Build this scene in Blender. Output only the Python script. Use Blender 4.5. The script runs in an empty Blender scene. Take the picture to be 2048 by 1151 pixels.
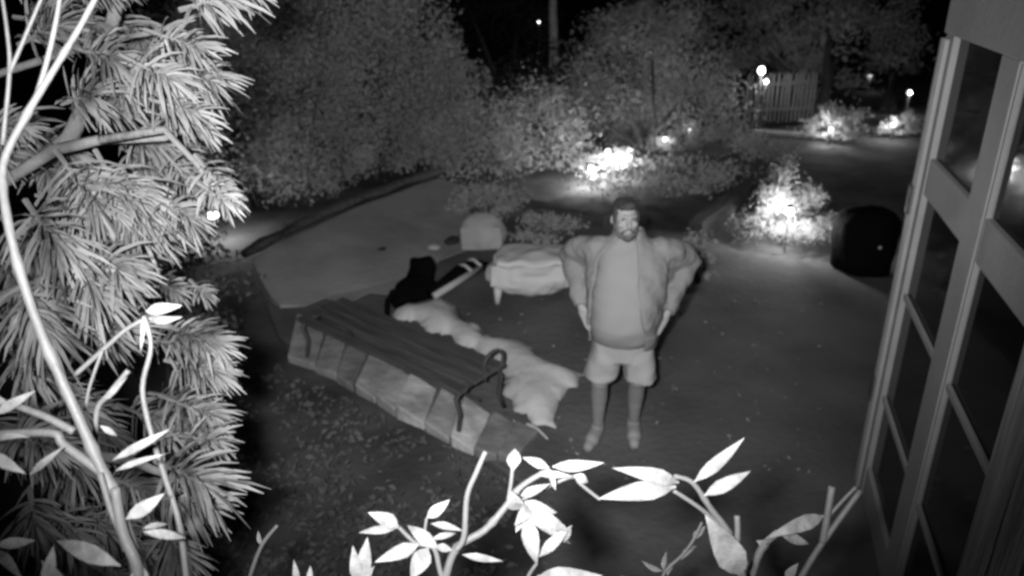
import bpy, bmesh, math, random
import numpy as np
from mathutils import Vector, Matrix, noise

# ------------------------------------------------------------------ camera, night sky, lamps, exposure
SC = bpy.context.scene
COL = SC.collection
random.seed(7)
RNG = np.random.default_rng(11)
R = math.radians
F_PX, PITCH, CAM_H = 1450.0, R(24), 3.1

cam_d = bpy.data.cameras.new('security_camera_lens')
cam_d.sensor_width = 36
cam_d.lens = F_PX / 2048 * 36
cam_d.clip_start = .05
cam_d.clip_end = 600
cam = bpy.data.objects.new('security_camera_lens', cam_d)
ROLL = R(2)
_r0 = Vector((1, 0, 0)); FW = Vector((0, math.cos(PITCH), -math.sin(PITCH))); _u0 = Vector((0, math.sin(PITCH), math.cos(PITCH)))
RT = _r0 * math.cos(ROLL) - _u0 * math.sin(ROLL)
UP = _u0 * math.cos(ROLL) + _r0 * math.sin(ROLL)
cam.matrix_world = Matrix(((RT.x, UP.x, -FW.x, 0), (RT.y, UP.y, -FW.y, 0), (RT.z, UP.z, -FW.z, CAM_H), (0, 0, 0, 1)))
COL.objects.link(cam)
SC.camera = cam
cam_d.dof.use_dof = True          # a fast little lens focused on the near branches
cam_d.dof.focus_distance = 1.9
cam_d.dof.aperture_fstop = 2.6

w = bpy.data.worlds.new('World')
SC.world = w
w.use_nodes = True
nt = w.node_tree
nt.nodes.clear()
sky = nt.nodes.new('ShaderNodeTexSky')
sky.sky_type = 'NISHITA'
sky.sun_disc = False
sky.sun_elevation = R(40)
sky.sun_rotation = R(200)
bw = nt.nodes.new('ShaderNodeRGBToBW')
bg = nt.nodes.new('ShaderNodeBackground')
bg.inputs['Strength'].default_value = .0004
wo = nt.nodes.new('ShaderNodeOutputWorld')
nt.links.new(sky.outputs[0], bw.inputs[0])
nt.links.new(bw.outputs[0], bg.inputs[0])
nt.links.new(bg.outputs[0], wo.inputs[0])

faint_fill_d = bpy.data.lights.new('faint_fill', 'SUN')  # unseen faint sun lamp, added as fill to lift the blackest shadows
faint_fill_d.energy = .004
faint_fill_d.angle = R(.5)
faint_fill = bpy.data.objects.new('faint_fill', faint_fill_d)
faint_fill.rotation_euler = (R(50), 0, R(-20))
COL.objects.link(faint_fill)

# the infrared lamp beside the lens that lights the whole garden
ir_d = bpy.data.lights.new('infrared_lamp', 'SPOT')
ir_d.energy = 1180
ir_d.spot_size = R(86)
ir_d.spot_blend = 1.0
ir_d.shadow_soft_size = .05
ir = bpy.data.objects.new('infrared_lamp', ir_d)
ir.location = (-.16, -.02, 3.19)
aim = Vector((.1, 9.0, .9)) - ir.location
ir.rotation_euler = aim.to_track_quat('-Z', 'Y').to_euler()
COL.objects.link(ir)

SC.view_settings.view_transform = 'Standard'
SC.view_settings.look = 'None'
SC.view_settings.exposure = 0
SC.view_settings.gamma = 1
SC.render.engine = 'CYCLES'
SC.cycles.filter_width = 2.8
SC.cycles.max_bounces = 5

# ------------------------------------------------------------------ helpers
CAMV = Vector((0, 0, CAM_H))


def ray(u, v):
    return RT * ((u - 1024) / F_PX) + UP * (-(v - 575.5) / F_PX) + FW


def G(u, v, z=0.0):
    r = ray(u, v)
    return CAMV + r * ((z - CAM_H) / r.z)


def P(u, v, d):
    return CAMV + ray(u, v) * d


def tag(o, label=None, cat=None, group=None, kind=None):
    if label: o['label'] = label
    if cat: o['category'] = cat
    if group: o['group'] = group
    if kind: o['kind'] = kind
    return o


def empty(name, loc, rz=0, label=None, cat=None, group=None):
    o = bpy.data.objects.new(name, None)
    COL.objects.link(o)
    o.location = loc
    o.rotation_euler = (0, 0, rz)
    return tag(o, label, cat, group)


def link(name, me, mat, parent=None, smooth=False):
    o = bpy.data.objects.new(name, me)
    COL.objects.link(o)
    if mat and not me.materials: me.materials.append(mat)
    if smooth: me.shade_smooth()
    if parent: o.parent = parent
    return o


def mat(name, g, rough=.8, scale=6, var=.25, bump=0, spec=.25, bscale=None, stretch=None):
    m = bpy.data.materials.new(name)
    m.use_nodes = True
    n = m.node_tree
    b = n.nodes['Principled BSDF']
    b.inputs['Roughness'].default_value = rough
    b.inputs['Specular IOR Level'].default_value = spec
    tc = n.nodes.new('ShaderNodeTexCoord')
    mp = n.nodes.new('ShaderNodeMapping')
    if stretch: mp.inputs['Scale'].default_value = stretch
    n.links.new(tc.outputs['Object'], mp.inputs[0])
    tx = n.nodes.new('ShaderNodeTexNoise')
    tx.inputs['Scale'].default_value = scale
    tx.inputs['Detail'].default_value = 6
    n.links.new(mp.outputs[0], tx.inputs['Vector'])
    rp = n.nodes.new('ShaderNodeValToRGB')
    lo, hi = g * (1 - var), min(.9, g * (1 + var))
    rp.color_ramp.elements[0].position = .3
    rp.color_ramp.elements[1].position = .7
    rp.color_ramp.elements[0].color = (lo, lo, lo, 1)
    rp.color_ramp.elements[1].color = (hi, hi, hi, 1)
    n.links.new(tx.outputs['Fac'], rp.inputs[0])
    n.links.new(rp.outputs[0], b.inputs['Base Color'])
    if bump:
        t2 = n.nodes.new('ShaderNodeTexNoise')
        t2.inputs['Scale'].default_value = bscale or scale * 3
        t2.inputs['Detail'].default_value = 4
        n.links.new(mp.outputs[0], t2.inputs['Vector'])
        bp = n.nodes.new('ShaderNodeBump')
        bp.inputs['Strength'].default_value = bump
        bp.inputs['Distance'].default_value = .03
        n.links.new(t2.outputs['Fac'], bp.inputs['Height'])
        n.links.new(bp.outputs[0], b.inputs['Normal'])
    return m


def glow(name, s):
    m = bpy.data.materials.new(name)
    m.use_nodes = True
    b = m.node_tree.nodes['Principled BSDF']
    b.inputs['Base Color'].default_value = (.8, .8, .8, 1)
    b.inputs['Emission Color'].default_value = (1, 1, 1, 1)
    b.inputs['Emission Strength'].default_value = s
    return m


M = dict(
    soil=mat('soil', .085, .95, 1.6, .45, .6, .1, 9),
    paving=mat('paving', .115, .9, 1.3, .30, .5, .12, 16),
    path=mat('worn_path', .29, .9, 1.6, .22, .25, .15, 16),
    paver=mat('paver_stone', .30, .9, 4, .4, .5, .15, 14),
    paver_pale=mat('pale_paver_stone', .46, .9, 5, .4, .5, .15, 14),
    paver_dark=mat('dark_paver_stone', .19, .9, 5, .35, .5, .15, 14),
    boulder=mat('pale_boulder', .42, .9, 3, .15, .5, .15, 9),
    stone=mat('dark_stone', .04, .9, 5, .3, .5, .1),
    timber=mat('old_timber', .07, .85, 3, .4, .4, .15, 20, (1, 8, 8)),
    bench=mat('bench_wood', .075, .8, 3, .35, .4, .2, 20, (1, 10, 10)),
    iron=mat('cast_iron', .06, .6, 8, .3, .2, .3),
    cloth=mat('pale_sheet', .54, .95, 4, .1, .5, .05, 9),
    pad=mat('padded_fabric', .62, .95, 3, .06, .25, .05, 7),
    black=mat('black_fabric', .004, .95, 5, .3, .2, .03),
    cover=mat('black_cover', .004, .8, 5, .3, .3, .05),
    pole=mat('pale_pole', .42, .6, 5, .1),
    metal=mat('glint_badge', .5, .4, 5, .1),
    shirt=mat('pale_tshirt', .245, .95, 5, .05, .35, .03, 6),
    jacket=mat('grey_jacket', .205, .9, 4, .12, .9, .06, 9),
    shorts=mat('pale_shorts', .33, .95, 5, .06, .45, .03, 7),
    skin=mat('skin', .29, .6, 9, .08, .1, .3),
    leg=mat('dimmed_leg_skin', .225, .6, 9, .08, .1, .3),  # darker than the other skin: weaker light on the legs put into the colour
    hair=mat('dark_hair', .055, .8, 30, .4, .4, .2),
    beard=mat('short_beard', .10, .85, 30, .4, .4, .1),
    eye=mat('eye', .08, .3, 9, .1),
    shoe=mat('pale_shoe', .30, .8, 8, .12, .2),
    bark=mat('bark', .09, .9, 7, .3, .6, .1, 18, (1, 1, .3)),
    palebark=mat('pale_bark', .45, .9, 6, .35, .4, .1, 18),
    twigbark=mat('conifer_twig', .16, .9, 9, .25, .4, .1, 30),
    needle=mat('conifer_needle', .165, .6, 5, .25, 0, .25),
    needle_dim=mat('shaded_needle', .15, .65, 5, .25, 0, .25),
    culm=mat('bamboo_culm', .13, .5, 14, .16, .2, .3, 40, (1, 1, .15)),
    bleaf=mat('bamboo_leaf', .215, .55, 30, .35, .25, .3, 60),
    leafA=mat('hedge_leaf', .30, .7, .8, .12, 0, .2),
    leafB=mat('shrub_leaf', .31, .7, .9, .12, 0, .2),
    leafC=mat('canopy_leaf', .29, .7, .5, .35, 0, .2),
    cover_leaf=mat('ground_leaf', .11, .8, 1.5, .4, 0, .2),
    litter=mat('dry_leaf', .26, .85, 9, .3, 0, .2),
    frame=mat('window_frame_paint', .31, .6, 3, .10, .15, .3, 30),
    framewood=mat('weathered_board', .42, .8, 5, .45, .7, .2, 22, (9, 9, .5)),
    inside=mat('dark_room', .02, .9, 2, .2),
    picket=mat('fence_paint', .14, .7, 6, .15),
    lampmetal=mat('lamp_metal', .08, .5, 6, .2),
    leafD=mat('night_darkened_leaf', .035, .8, .8, .3, 0, .1),  # leaf colour darkened to stand for the unlit background
    lens=glow('lamp_lens', 14),
    lens_dim=glow('far_lamp_lens', 1.2),
)
gm = bpy.data.materials.new('dark_glass')
gm.use_nodes = True
_b = gm.node_tree.nodes['Principled BSDF']
_b.inputs['Base Color'].default_value = (.012, .012, .012, 1)
_b.inputs['Roughness'].default_value = .06
_b.inputs['IOR'].default_value = 1.18
M['glass'] = gm


class MB:
    def __init__(s):
        s.v = []; s.f = []

    def add(s, vs, fs):
        b = len(s.v)
        s.v.extend([tuple(x) for x in vs])
        s.f.extend([tuple(i + b for i in f) for f in fs])

    def box(s, lo, hi, mtx=None):
        (a, b, c), (d, e, g) = lo, hi
        vs = [Vector(p) for p in ((a, b, c), (d, b, c), (d, e, c), (a, e, c), (a, b, g), (d, b, g), (d, e, g), (a, e, g))]
        if mtx: vs = [mtx @ p for p in vs]
        s.add(vs, [(0, 3, 2, 1), (4, 5, 6, 7), (0, 1, 5, 4), (1, 2, 6, 5), (2, 3, 7, 6), (3, 0, 4, 7)])

    def prism(s, poly, z0, z1):
        n = len(poly)
        vs = [(p[0], p[1], z0) for p in poly] + [(p[0], p[1], z1) for p in poly]
        s.add(vs, [tuple(range(n))[::-1], tuple(range(n, 2 * n))] + [(i, (i + 1) % n, n + (i + 1) % n, n + i) for i in range(n)])

    def loft(s, rings, cap=True):
        n = len(rings[0])
        vs = [p for r in rings for p in r]
        fs = []
        for k in range(len(rings) - 1):
            for i in range(n):
                j = (i + 1) % n
                fs.append((k * n + i, k * n + j, (k + 1) * n + j, (k + 1) * n + i))
        if cap:
            fs.append(tuple(range(n))[::-1])
            fs.append(tuple(range((len(rings) - 1) * n, len(rings) * n)))
        s.add(vs, fs)

    def tube(s, pts, rad, n=8, cap=True):
        pts = [Vector(p) for p in pts]
        if not isinstance(rad, (list, tuple)): rad = [rad] * len(pts)
        rings = []
        prev = None
        for i, p in enumerate(pts):
            t = (pts[min(i + 1, len(pts) - 1)] - pts[max(i - 1, 0)])
            t = t.normalized() if t.length > 1e-9 else Vector((0, 0, 1))
            if prev is None:
                a = t.orthogonal().normalized()
            else:
                a = prev - t * prev.dot(t)
                a = a.normalized() if a.length > 1e-6 else t.orthogonal().normalized()
            prev = a
            b = t.cross(a)
            rings.append([p + (a * math.cos(2 * math.pi * k / n) + b * math.sin(2 * math.pi * k / n)) * rad[i] for k in range(n)])
        s.loft(rings, cap)

    def capsule(s, a, b, ra, rb=None, n=14, m=4):
        a, b = Vector(a), Vector(b)
        rb = ra if rb is None else rb
        d = (b - a).normalized()
        pts, rad = [], []
        for k in range(m + 1):
            th = math.pi / 2 * (1 - k / m) * .97
            pts.append(a - d * ra * math.sin(th)); rad.append(ra * math.cos(th))
        for k in range(m + 1):
            th = math.pi / 2 * (k / m) * .97
            pts.append(b + d * rb * math.sin(th)); rad.append(rb * math.cos(th))
        s.tube(pts, rad, n)

    def ell(s, c, r, rz=0, n=16, m=10, rx=0):
        c = Vector(c)
        mt = Matrix.Rotation(rz, 3, 'Z') @ Matrix.Rotation(rx, 3, 'X')
        rings = []
        for k in range(m + 1):
            th = -math.pi / 2 + math.pi * (k + .0001) / (m + .0002)
            rings.append([c + mt @ Vector((r[0] * math.cos(th) * math.cos(2 * math.pi * i / n), r[1] * math.cos(th) * math.sin(2 * math.pi * i / n), r[2] * math.sin(th))) for i in range(n)])
        s.loft(rings)

    def mesh(s, name):
        me = bpy.data.meshes.new(name)
        me.from_pydata(s.v, [], s.f)
        me.update()
        return me

    def build(s, name, material, parent=None, smooth=False):
        return link(name, s.mesh(name), material, parent, smooth)


def modded(me, mods):
    """Apply modifiers given as (type, settings) to a mesh and hand back the result."""
    o = bpy.data.objects.new('work_piece', me)
    COL.objects.link(o)
    for t, st in mods:
        md = o.modifiers.new(t.lower(), t)
        for k, v in st.items(): setattr(md, k, v)
    dg = bpy.context.evaluated_depsgraph_get()
    dg.update()
    res = bpy.data.meshes.new_from_object(o.evaluated_get(dg))
    bpy.data.objects.remove(o)
    return res


def bevelled(me, wd, seg=2):
    return modded(me, [('BEVEL', dict(width=wd, segments=seg, limit_method='ANGLE'))])


def merged(mb, voxel, smooth=6, extra=()):
    me = modded(mb.mesh('body'), [('REMESH', dict(mode='VOXEL', voxel_size=voxel)), ('SMOOTH', dict(factor=.5, iterations=smooth))] + list(extra))
    me.shade_smooth()
    return me


def rough_up(me, amp, scale, seed=0.0):
    for v in me.vertices:
        n = noise.noise_vector(v.co * scale + Vector((seed, seed * 2, seed)))
        v.co += n * amp


# ------------------------------------------------------------------ the ground
gmb = MB()
N = 60
xs = np.concatenate([np.linspace(-120, -14, 8), np.linspace(-12, 16, 57), np.linspace(18, 120, 8)])
ys = np.concatenate([np.linspace(-30, -3, 6), np.linspace(-2, 26, 57), np.linspace(30, 200, 10)])
vs = []
for y in ys:
    for x in xs:
        z = .05 * noise.noise((x * .9, y * .9, .3)) - .06
        if y > 26: z -= .02
        vs.append((x, y, z - .02))
fs = [(j * len(xs) + i, j * len(xs) + i + 1, (j + 1) * len(xs) + i + 1, (j + 1) * len(xs) + i) for j in range(len(ys) - 1) for i in range(len(xs) - 1)]
gmb.add(vs, fs)
tag(gmb.build('ground', M['soil'], None, True), 'dark bare garden soil around the patio', 'ground', kind='structure')

# paved terrace: outline walked along its visible edges
edge = [G(u, v) for u, v in ((1075, 985), (960, 905), (898, 871), (846, 842), (789, 815), (748, 790), (707, 768), (660, 742), (600, 705), (556, 668), (530, 600), (500, 515), (600, 465), (700, 415), (800, 378), (880, 348), (960, 352), (1050, 430), (1215, 455), (1380, 462), (1480, 500), (1640, 520), (1800, 560))]
edge = [(p.x, p.y) for p in edge] + [(4.6, 6.2), (4.6, 1.0), (.2, 1.0), (.1, 2.9)]
pm = MB()
pm.prism(edge, -.10, 0)
pav = link('patio', bevelled(pm.mesh('patio'), .015, 1), M['paving'])
tag(pav, 'smooth grey paved patio the man stands on', 'patio', kind='structure')


SA, SB = G(618, 606), G(938, 462)
_sd = (SB - SA).normalized()
SN = Vector((-_sd.y, _sd.x, 0)) * .21          # added rise per metre, tilting the strip to catch more light


def GS(u, v):
    """Where that sight line meets the strip of ground tilted up to brighten it."""
    r = ray(u, v)
    t = (SN.dot(SA - CAMV) + CAM_H) / (SN.dot(r) - r.z)
    p = CAMV + r * t
    return p if p.z > 0 else G(u, v)


pth = MB()
out_ = [(505, 520), (550, 492), (600, 470), (650, 445), (700, 421), (750, 402), (800, 385), (840, 368), (880, 357), (935, 375), (930, 410), (948, 440), (915, 470), (935, 500), (880, 520), (850, 548), (800, 560), (785, 590), (740, 585), (700, 604), (650, 596), (612, 612), (560, 610), (540, 590), (520, 555)]
vs = [GS(u, v) + Vector((0, 0, .006)) for u, v in out_]
n_ = len(vs)
vs2 = [p - Vector((0, 0, p.z + .05)) for p in vs]
bm = bmesh.new()
tv = [bm.verts.new(p) for p in vs]; bv = [bm.verts.new(p) for p in vs2]
ff = bm.faces.new(tv)
for k in range(n_): bm.faces.new((tv[k], bv[k], bv[(k + 1) % n_], tv[(k + 1) % n_]))
bmesh.ops.triangulate(bm, faces=[ff])
bmesh.ops.recalc_face_normals(bm, faces=bm.faces)
me = bpy.data.meshes.new('path'); bm.to_mesh(me); bm.free()
tag(link('path', me, M['path']), 'pale worn strip of ground tilted up to catch the light at the back left of the patio', 'path', kind='structure')

# low dark strip standing in for the shade under the hedge
kerb = MB()
for a, b in (((487, 508), (560, 470)), ((563, 468), (640, 430)), ((643, 428), (720, 396)), ((723, 394), (800, 367)), ((803, 365), (884, 340))):
    p, q = GS(*a), GS(*b)
    kerb.tube([p, p.lerp(q, .5) + Vector((random.uniform(-.03, .03), random.uniform(-.03, .03), random.uniform(-.02, .03))), q], [.05, .075, .055], 7)
tag(kerb.build('hedge_shade_strip', M['timber']), 'low dark strip standing for the shade along the foot of the hedge', 'kerb')

# row of edging pavers in front of the bench
row = empty('paver_edging', G(760, 760), 0, 'row of loose rectangular pale stone pavers edging the patio before the bench', 'edging')
low = [(574, 722), (628, 743), (672, 763), (707, 783), (748, 806), (789, 832), (846, 859), (898, 889), (944, 912), (990, 925), (1030, 930)]
top = [(588, 628), (655, 655), (698, 682), (741, 702), (782, 730), (824, 757), (880, 780), (932, 800), (985, 826), (1035, 850), (1080, 868)]
kinds = ['paver', 'paver', 'paver_dark', 'paver', 'paver', 'paver_pale', 'paver', 'paver_pale', 'paver_dark', 'paver_dark']
for i in range(10):
    a, b, c, d = G(*low[i]), G(*low[i + 1]), G(*top[i + 1]), G(*top[i])
    cen = (a + b + c + d) / 4
    q = [cen + Matrix.Rotation(random.uniform(-.05, .05), 3, 'Z') @ (p - cen) * random.uniform(.86, .93) for p in (a, b, c, d)]
    tilt = random.uniform(-.015, .035)
    h = .035 + random.uniform(0, .035)
    m_ = MB()
    vs = []
    for p in q: vs.append((p.x, p.y, -.04))
    for k, p in enumerate(q): vs.append((p.x, p.y, h + (tilt if k in (0, 3) else -tilt)))
    m_.add(vs, [(3, 2, 1, 0), (4, 5, 6, 7), (0, 1, 5, 4), (1, 2, 6, 5), (2, 3, 7, 6), (3, 0, 4, 7)])
    me = modded(m_.mesh('paver'), [('BEVEL', dict(width=.012, segments=2)), ])
    o = link('paver', me, M[kinds[i]])
    o.parent = row
    o.matrix_parent_inverse = Matrix.Translation(row.location).inverted()


def adopt(o, root):
    o.parent = root
    o.matrix_parent_inverse = root.matrix_basis.inverted()
    return o


# ------------------------------------------------------------------ the glazed house wall on the right
WA = R(17)
WX, WY = Vector((math.sin(WA), math.cos(WA), 0)), Vector((math.cos(WA), -math.sin(WA), 0))
house = empty('sunroom', (WY * 1.0 + WX * 3.0), 0, 'pale framed glazed sunroom wall along the right edge', 'sunroom')
WM = Matrix(((WX.x, WY.x, 0, 0), (WX.y, WY.y, 0, 0), (0, 0, 1, 0), (0, 0, 0, 1)))   # along, outward depth, height


def wbox(name, a0, a1, d0, d1, z0, z1, m='frame', bev=.006):
    mb = MB()
    mb.box((a0, d0, z0), (a1, d1, z1), WM)
    bm = bmesh.new(); me = mb.mesh(name); bm.from_mesh(me); bmesh.ops.recalc_face_normals(bm, faces=bm.faces); bm.to_mesh(me); bm.free()
    if bev: me = bevelled(me, bev)
    return adopt(link(name, me, M[m]), house)


for hz in (1.80, .62): wbox('hinge', 4.17, 4.235, .962, .973, hz, hz + .16, 'iron', bev=.003)
ZT, ZR0, ZR1 = 2.70, 1.94, 2.13
post1, post2, post3 = (4.09, 4.24), (3.15, 3.36), (1.9, 2.46)
wbox('corner_post', post1[0], post1[1], 1.0, 1.16, -.05, 2.72)
wbox('corner_trim', post1[0] + .05, post1[0] + .08, .975, .998, -.05, 2.70, bev=.003)
wbox('corner_trim', post1[1] - .035, post1[1] + .012, .98, .998, -.05, 2.70, bev=.003)
wbox('post', post2[0], post2[1], 1.0, 1.15, -.05, 2.72)
wbox('post_bead', post2[0] - .022, post2[0] - .002, 1.006, 1.028, -.05, 2.71, bev=.003)
wbox('board', 2.25, 2.46, .985, 1.1, -.05, 2.72, 'framewood')
wbox('board', 2.04, 2.245, .985, 1.1, -.05, 2.72, 'framewood')
wbox('board', 1.80, 2.035, .985, 1.1, -.05, 2.72, 'framewood')
wbox('header', -1.0, 4.25, .99, 1.17, 2.723, 3.12)
for a0, a1 in ((post2[1] + .002, post1[0] - .002), (2.462, post2[0] - .024)):
    wbox('rail', a0, a1, 1.005, 1.13, ZR0, ZR1)
    wbox('bottom_rail', a0, a1, 1.005, 1.13, -.05, .2)
    for z in (1.36, .70):
        wbox('glazing_bar', a0, a1, 1.010, 1.028, z - .018, z + .018, bev=.004)
    zz = [(.202, .685), (.715, 1.345), (1.375, ZR0 - .002), (ZR1 + .002, 2.72)]
    for z0, z1 in zz:
        wbox('pane', a0, a1, 1.030, 1.036, z0 - .002, z1 + .002, 'glass', 0)
wbox('back_wall', -1.0, 4.12, 2.6, 2.7, -.05, 3.12, 'inside', 0)
wbox('end_wall', 4.13, 4.23, 1.17, 2.6, -.05, 3.12)
wbox('wall_panel', -1.0, 1.795, 1.0, 1.12, -.05, 2.72)
wbox('roof', -1.1, 4.4, .7, 2.9, 3.123, 3.23, 'timber')

# ------------------------------------------------------------------ foliage makers


def leaf_cards(cents, size, tilt=1.0, outward=None):
    """Folded diamond leaves at the given centres, as (verts, faces)."""
    n = len(cents)
    c = np.asarray(cents)
    d = RNG.normal(size=(n, 3)); d[:, 2] = d[:, 2] * tilt - .25
    if outward is not None: d += outward * .8
    d /= np.linalg.norm(d, axis=1)[:, None]
    s = RNG.normal(size=(n, 3)); s -= d * np.sum(s * d, axis=1)[:, None]
    s /= np.linalg.norm(s, axis=1)[:, None]
    up = np.cross(d, s)
    L = size * RNG.uniform(.6, 1.35, (n, 1))
    a = c - d * L * .5
    t = c + d * L * .5 - up * L * .1
    l = c - s * L * .27 + up * L * .08
    r = c + s * L * .27 + up * L * .08
    v = np.stack([a, l, t, r], 1).reshape(-1, 3)
    i = np.arange(n) * 4
    f = np.concatenate([np.stack([i, i + 2, i + 1], 1), np.stack([i, i + 3, i + 2], 1)])
    return v, f


def np_mesh(name, v, f):
    me = bpy.data.meshes.new(name)
    me.from_pydata(v.tolist(), [], f.tolist())
    me.update()
    return me


def crown_pts(ells, n, clumps=40, spread=.22):
    tot = sum(e[1][0] * e[1][1] * e[1][2] for e in ells)
    out = []; dirs = []
    for c, r in ells:
        k = max(10, int(n * r[0] * r[1] * r[2] / tot))
        kc = max(5, int(clumps * r[0] * r[1] * r[2] / tot))
        q = RNG.normal(size=(kc, 3)); q /= np.linalg.norm(q, axis=1)[:, None]
        q *= RNG.uniform(.35, 1.0, (kc, 1)) ** .5
        which = RNG.integers(0, kc, k)
        p = q[which] + RNG.normal(size=(k, 3)) * spread
        w = np.array(c) + p * np.array(r)
        keep = w[:, 2] > .02
        out.append(w[keep]); dirs.append(q[which][keep])
    return np.concatenate(out), np.concatenate(dirs)


def shrub(name, ells, n, size, m, label, cat, group=None, clumps=60, spread=.2, stems=4, base=None, trunk_r=.03, bark='bark'):
    c0 = base or (ells[0][0][0], ells[0][0][1], 0)
    root = empty(name, c0, 0, label, cat, group)
    p, d = crown_pts(ells, n, clumps, spread)
    v, f = leaf_cards(p, size, .8, d)
    v = v - np.array(c0)
    link('crown', np_mesh('crown', v, f), M[m], root)
    st = MB()
    for k in range(stems):
        e = ells[k % len(ells)]
        tip = Vector(e[0]) + Vector((random.uniform(-.5, .5) * e[1][0], random.uniform(-.4, .4) * e[1][1], e[1][2] * random.uniform(.1, .6))) - Vector(c0)
        b = Vector((random.uniform(-.1, .1), random.uniform(-.1, .1), -.12))
        mid = b.lerp(tip, .5) + Vector((random.uniform(-.12, .12), random.uniform(-.12, .12), .1))
        st.tube([b, b.lerp(mid, .5) + Vector((.02, 0, .03)), mid, tip], [trunk_r, trunk_r * .85, trunk_r * .6, trunk_r * .2], 6)
    st.build('trunk' if stems == 1 else 'stems', M[bark], root, True)
    return root


def E3(u, v, depth, w_px, h_px, thick=None):
    """An ellipsoid standing at that depth, about as wide and high as so many pixels there."""
    p = P(u, v, depth)
    k = depth / F_PX
    return ((p.x, p.y, p.z), (w_px * k / 2, thick or w_px * k / 2 * .8, h_px * k / 2))


# hedge and trees behind the patio, left to right
shrub('hedge_shrub', [E3(470, 230, 10.3, 330, 520), E3(420, 60, 10.6, 300, 320)], 16000, .062, 'leafA', 'tall dark hedge shrub behind the conifer at far left', 'shrub', 'tall hedge shrubs behind the patio', 130, .13)
shrub('hedge_shrub', [E3(600, 190, 10.9, 280, 560), E3(590, 20, 11.2, 260, 300)], 16000, .062, 'leafA', 'tall dense hedge shrub over the left end of the dark shade strip', 'shrub', 'tall hedge shrubs behind the patio', 130, .13)
shrub('hedge_shrub', [E3(740, 180, 11.6, 280, 420), E3(720, 20, 12, 250, 260), E3(790, 290, 11.4, 230, 130)], 16000, .062, 'leafB', 'tall grey green hedge shrub above the middle of the dark shade strip', 'shrub', 'tall hedge shrubs behind the patio', 130, .13)
shrub('hedge_shrub', [E3(860, 240, 12.2, 190, 260), E3(850, 100, 12.4, 150, 200)], 9000, .062, 'leafB', 'narrower hedge shrub with ragged top at the right end of the dark shade strip', 'shrub', 'tall hedge shrubs behind the patio', 120)
# the tree with a pale spray of leaves sticking out of its top
shrub('young_tree', [E3(935, 150, 12.6, 110, 60), E3(885, 95, 12.6, 80, 130), E3(900, 220, 12.6, 80, 60)], 1500, .075, 'leafB', 'young tree with one leafy bough reaching right above the hedge', 'tree', None, 40, .22, 3, tuple(G(905, 345)), .035)
# lower bushes in the middle
shrub('round_bush', [E3(960, 300, 11.6, 190, 230)], 8000, .055, 'leafB', 'rounded bush directly behind the pale boulder', 'bush', 'low bushes across the middle', 100)
shrub('round_bush', [E3(1085, 290, 12.3, 200, 220)], 8000, .055, 'leafB', 'rounded bush left of the bright spotlights', 'bush', 'low bushes across the middle', 100)
shrub('leafy_plant', [E3(960, 405, 9.6, 120, 70), E3(1010, 400, 9.8, 90, 60)], 1400, .06, 'leafB', 'low leafy plant sprawling over the pale boulder', 'plant', None, 50)
shrub('leafy_plant', [E3(1090, 455, 8.9, 130, 50)], 900, .06, 'leafA', 'low plant between the pale ottoman and the dark sleeper', 'plant', None, 30)
# the tree lit from below
shrub('garden_tree', [E3(1260, 160, 13.6, 260, 230), E3(1190, 250, 13.4, 170, 170), E3(1370, 220, 13.8, 240, 230), E3(1420, 310, 13.2, 170, 150), E3(1290, 60, 14.2, 220, 120)], 24000, .066, 'leafC', 'broad leafy tree lit from below by garden spotlights', 'tree', None, 260, .16, 3, tuple(G(1290, 300)), .07)
shrub('leafy_shrub', [E3(1330, 370, 11.2, 330, 110), E3(1440, 390, 10.6, 170, 110)], 5200, .065, 'leafA', 'spreading dark shrub behind the head and shoulder of the man', 'shrub', None, 110)
shrub('leafy_shrub', [E3(1500, 320, 12.4, 130, 150)], 1800, .07, 'leafA', 'dim shrub at the right end of the lit tree', 'shrub', None, 40)
# canopy at the top right and behind
shrub('overhanging_tree', [E3(1440, 50, 16.5, 300, 170), E3(1570, 30, 17, 280, 150), E3(1690, 90, 17, 260, 150), E3(1760, 10, 17.5, 220, 150), E3(1420, 140, 16, 200, 110), E3(1640, 170, 16.5, 150, 70)], 9000, .13, 'leafC', 'broad faint tree canopy hanging over the far picket fence', 'tree', None, 130, .15, 3, tuple(G(1640, 225)), .12)
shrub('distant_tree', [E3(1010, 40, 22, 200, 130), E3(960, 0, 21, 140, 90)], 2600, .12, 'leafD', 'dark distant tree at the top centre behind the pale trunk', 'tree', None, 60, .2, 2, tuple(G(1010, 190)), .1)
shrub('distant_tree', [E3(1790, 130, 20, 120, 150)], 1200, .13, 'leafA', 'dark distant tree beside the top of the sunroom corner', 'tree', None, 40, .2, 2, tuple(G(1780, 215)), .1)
shrub('dark_bush', [E3(1085, 150, 16, 170, 110), E3(1010, 165, 15, 150, 90)], 2600, .09, 'leafD', 'added dark bush standing for the darkness over the foot of the pale trunk', 'bush', None, 60)  # bush added for the darkness that hides the trunk's foot
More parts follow.
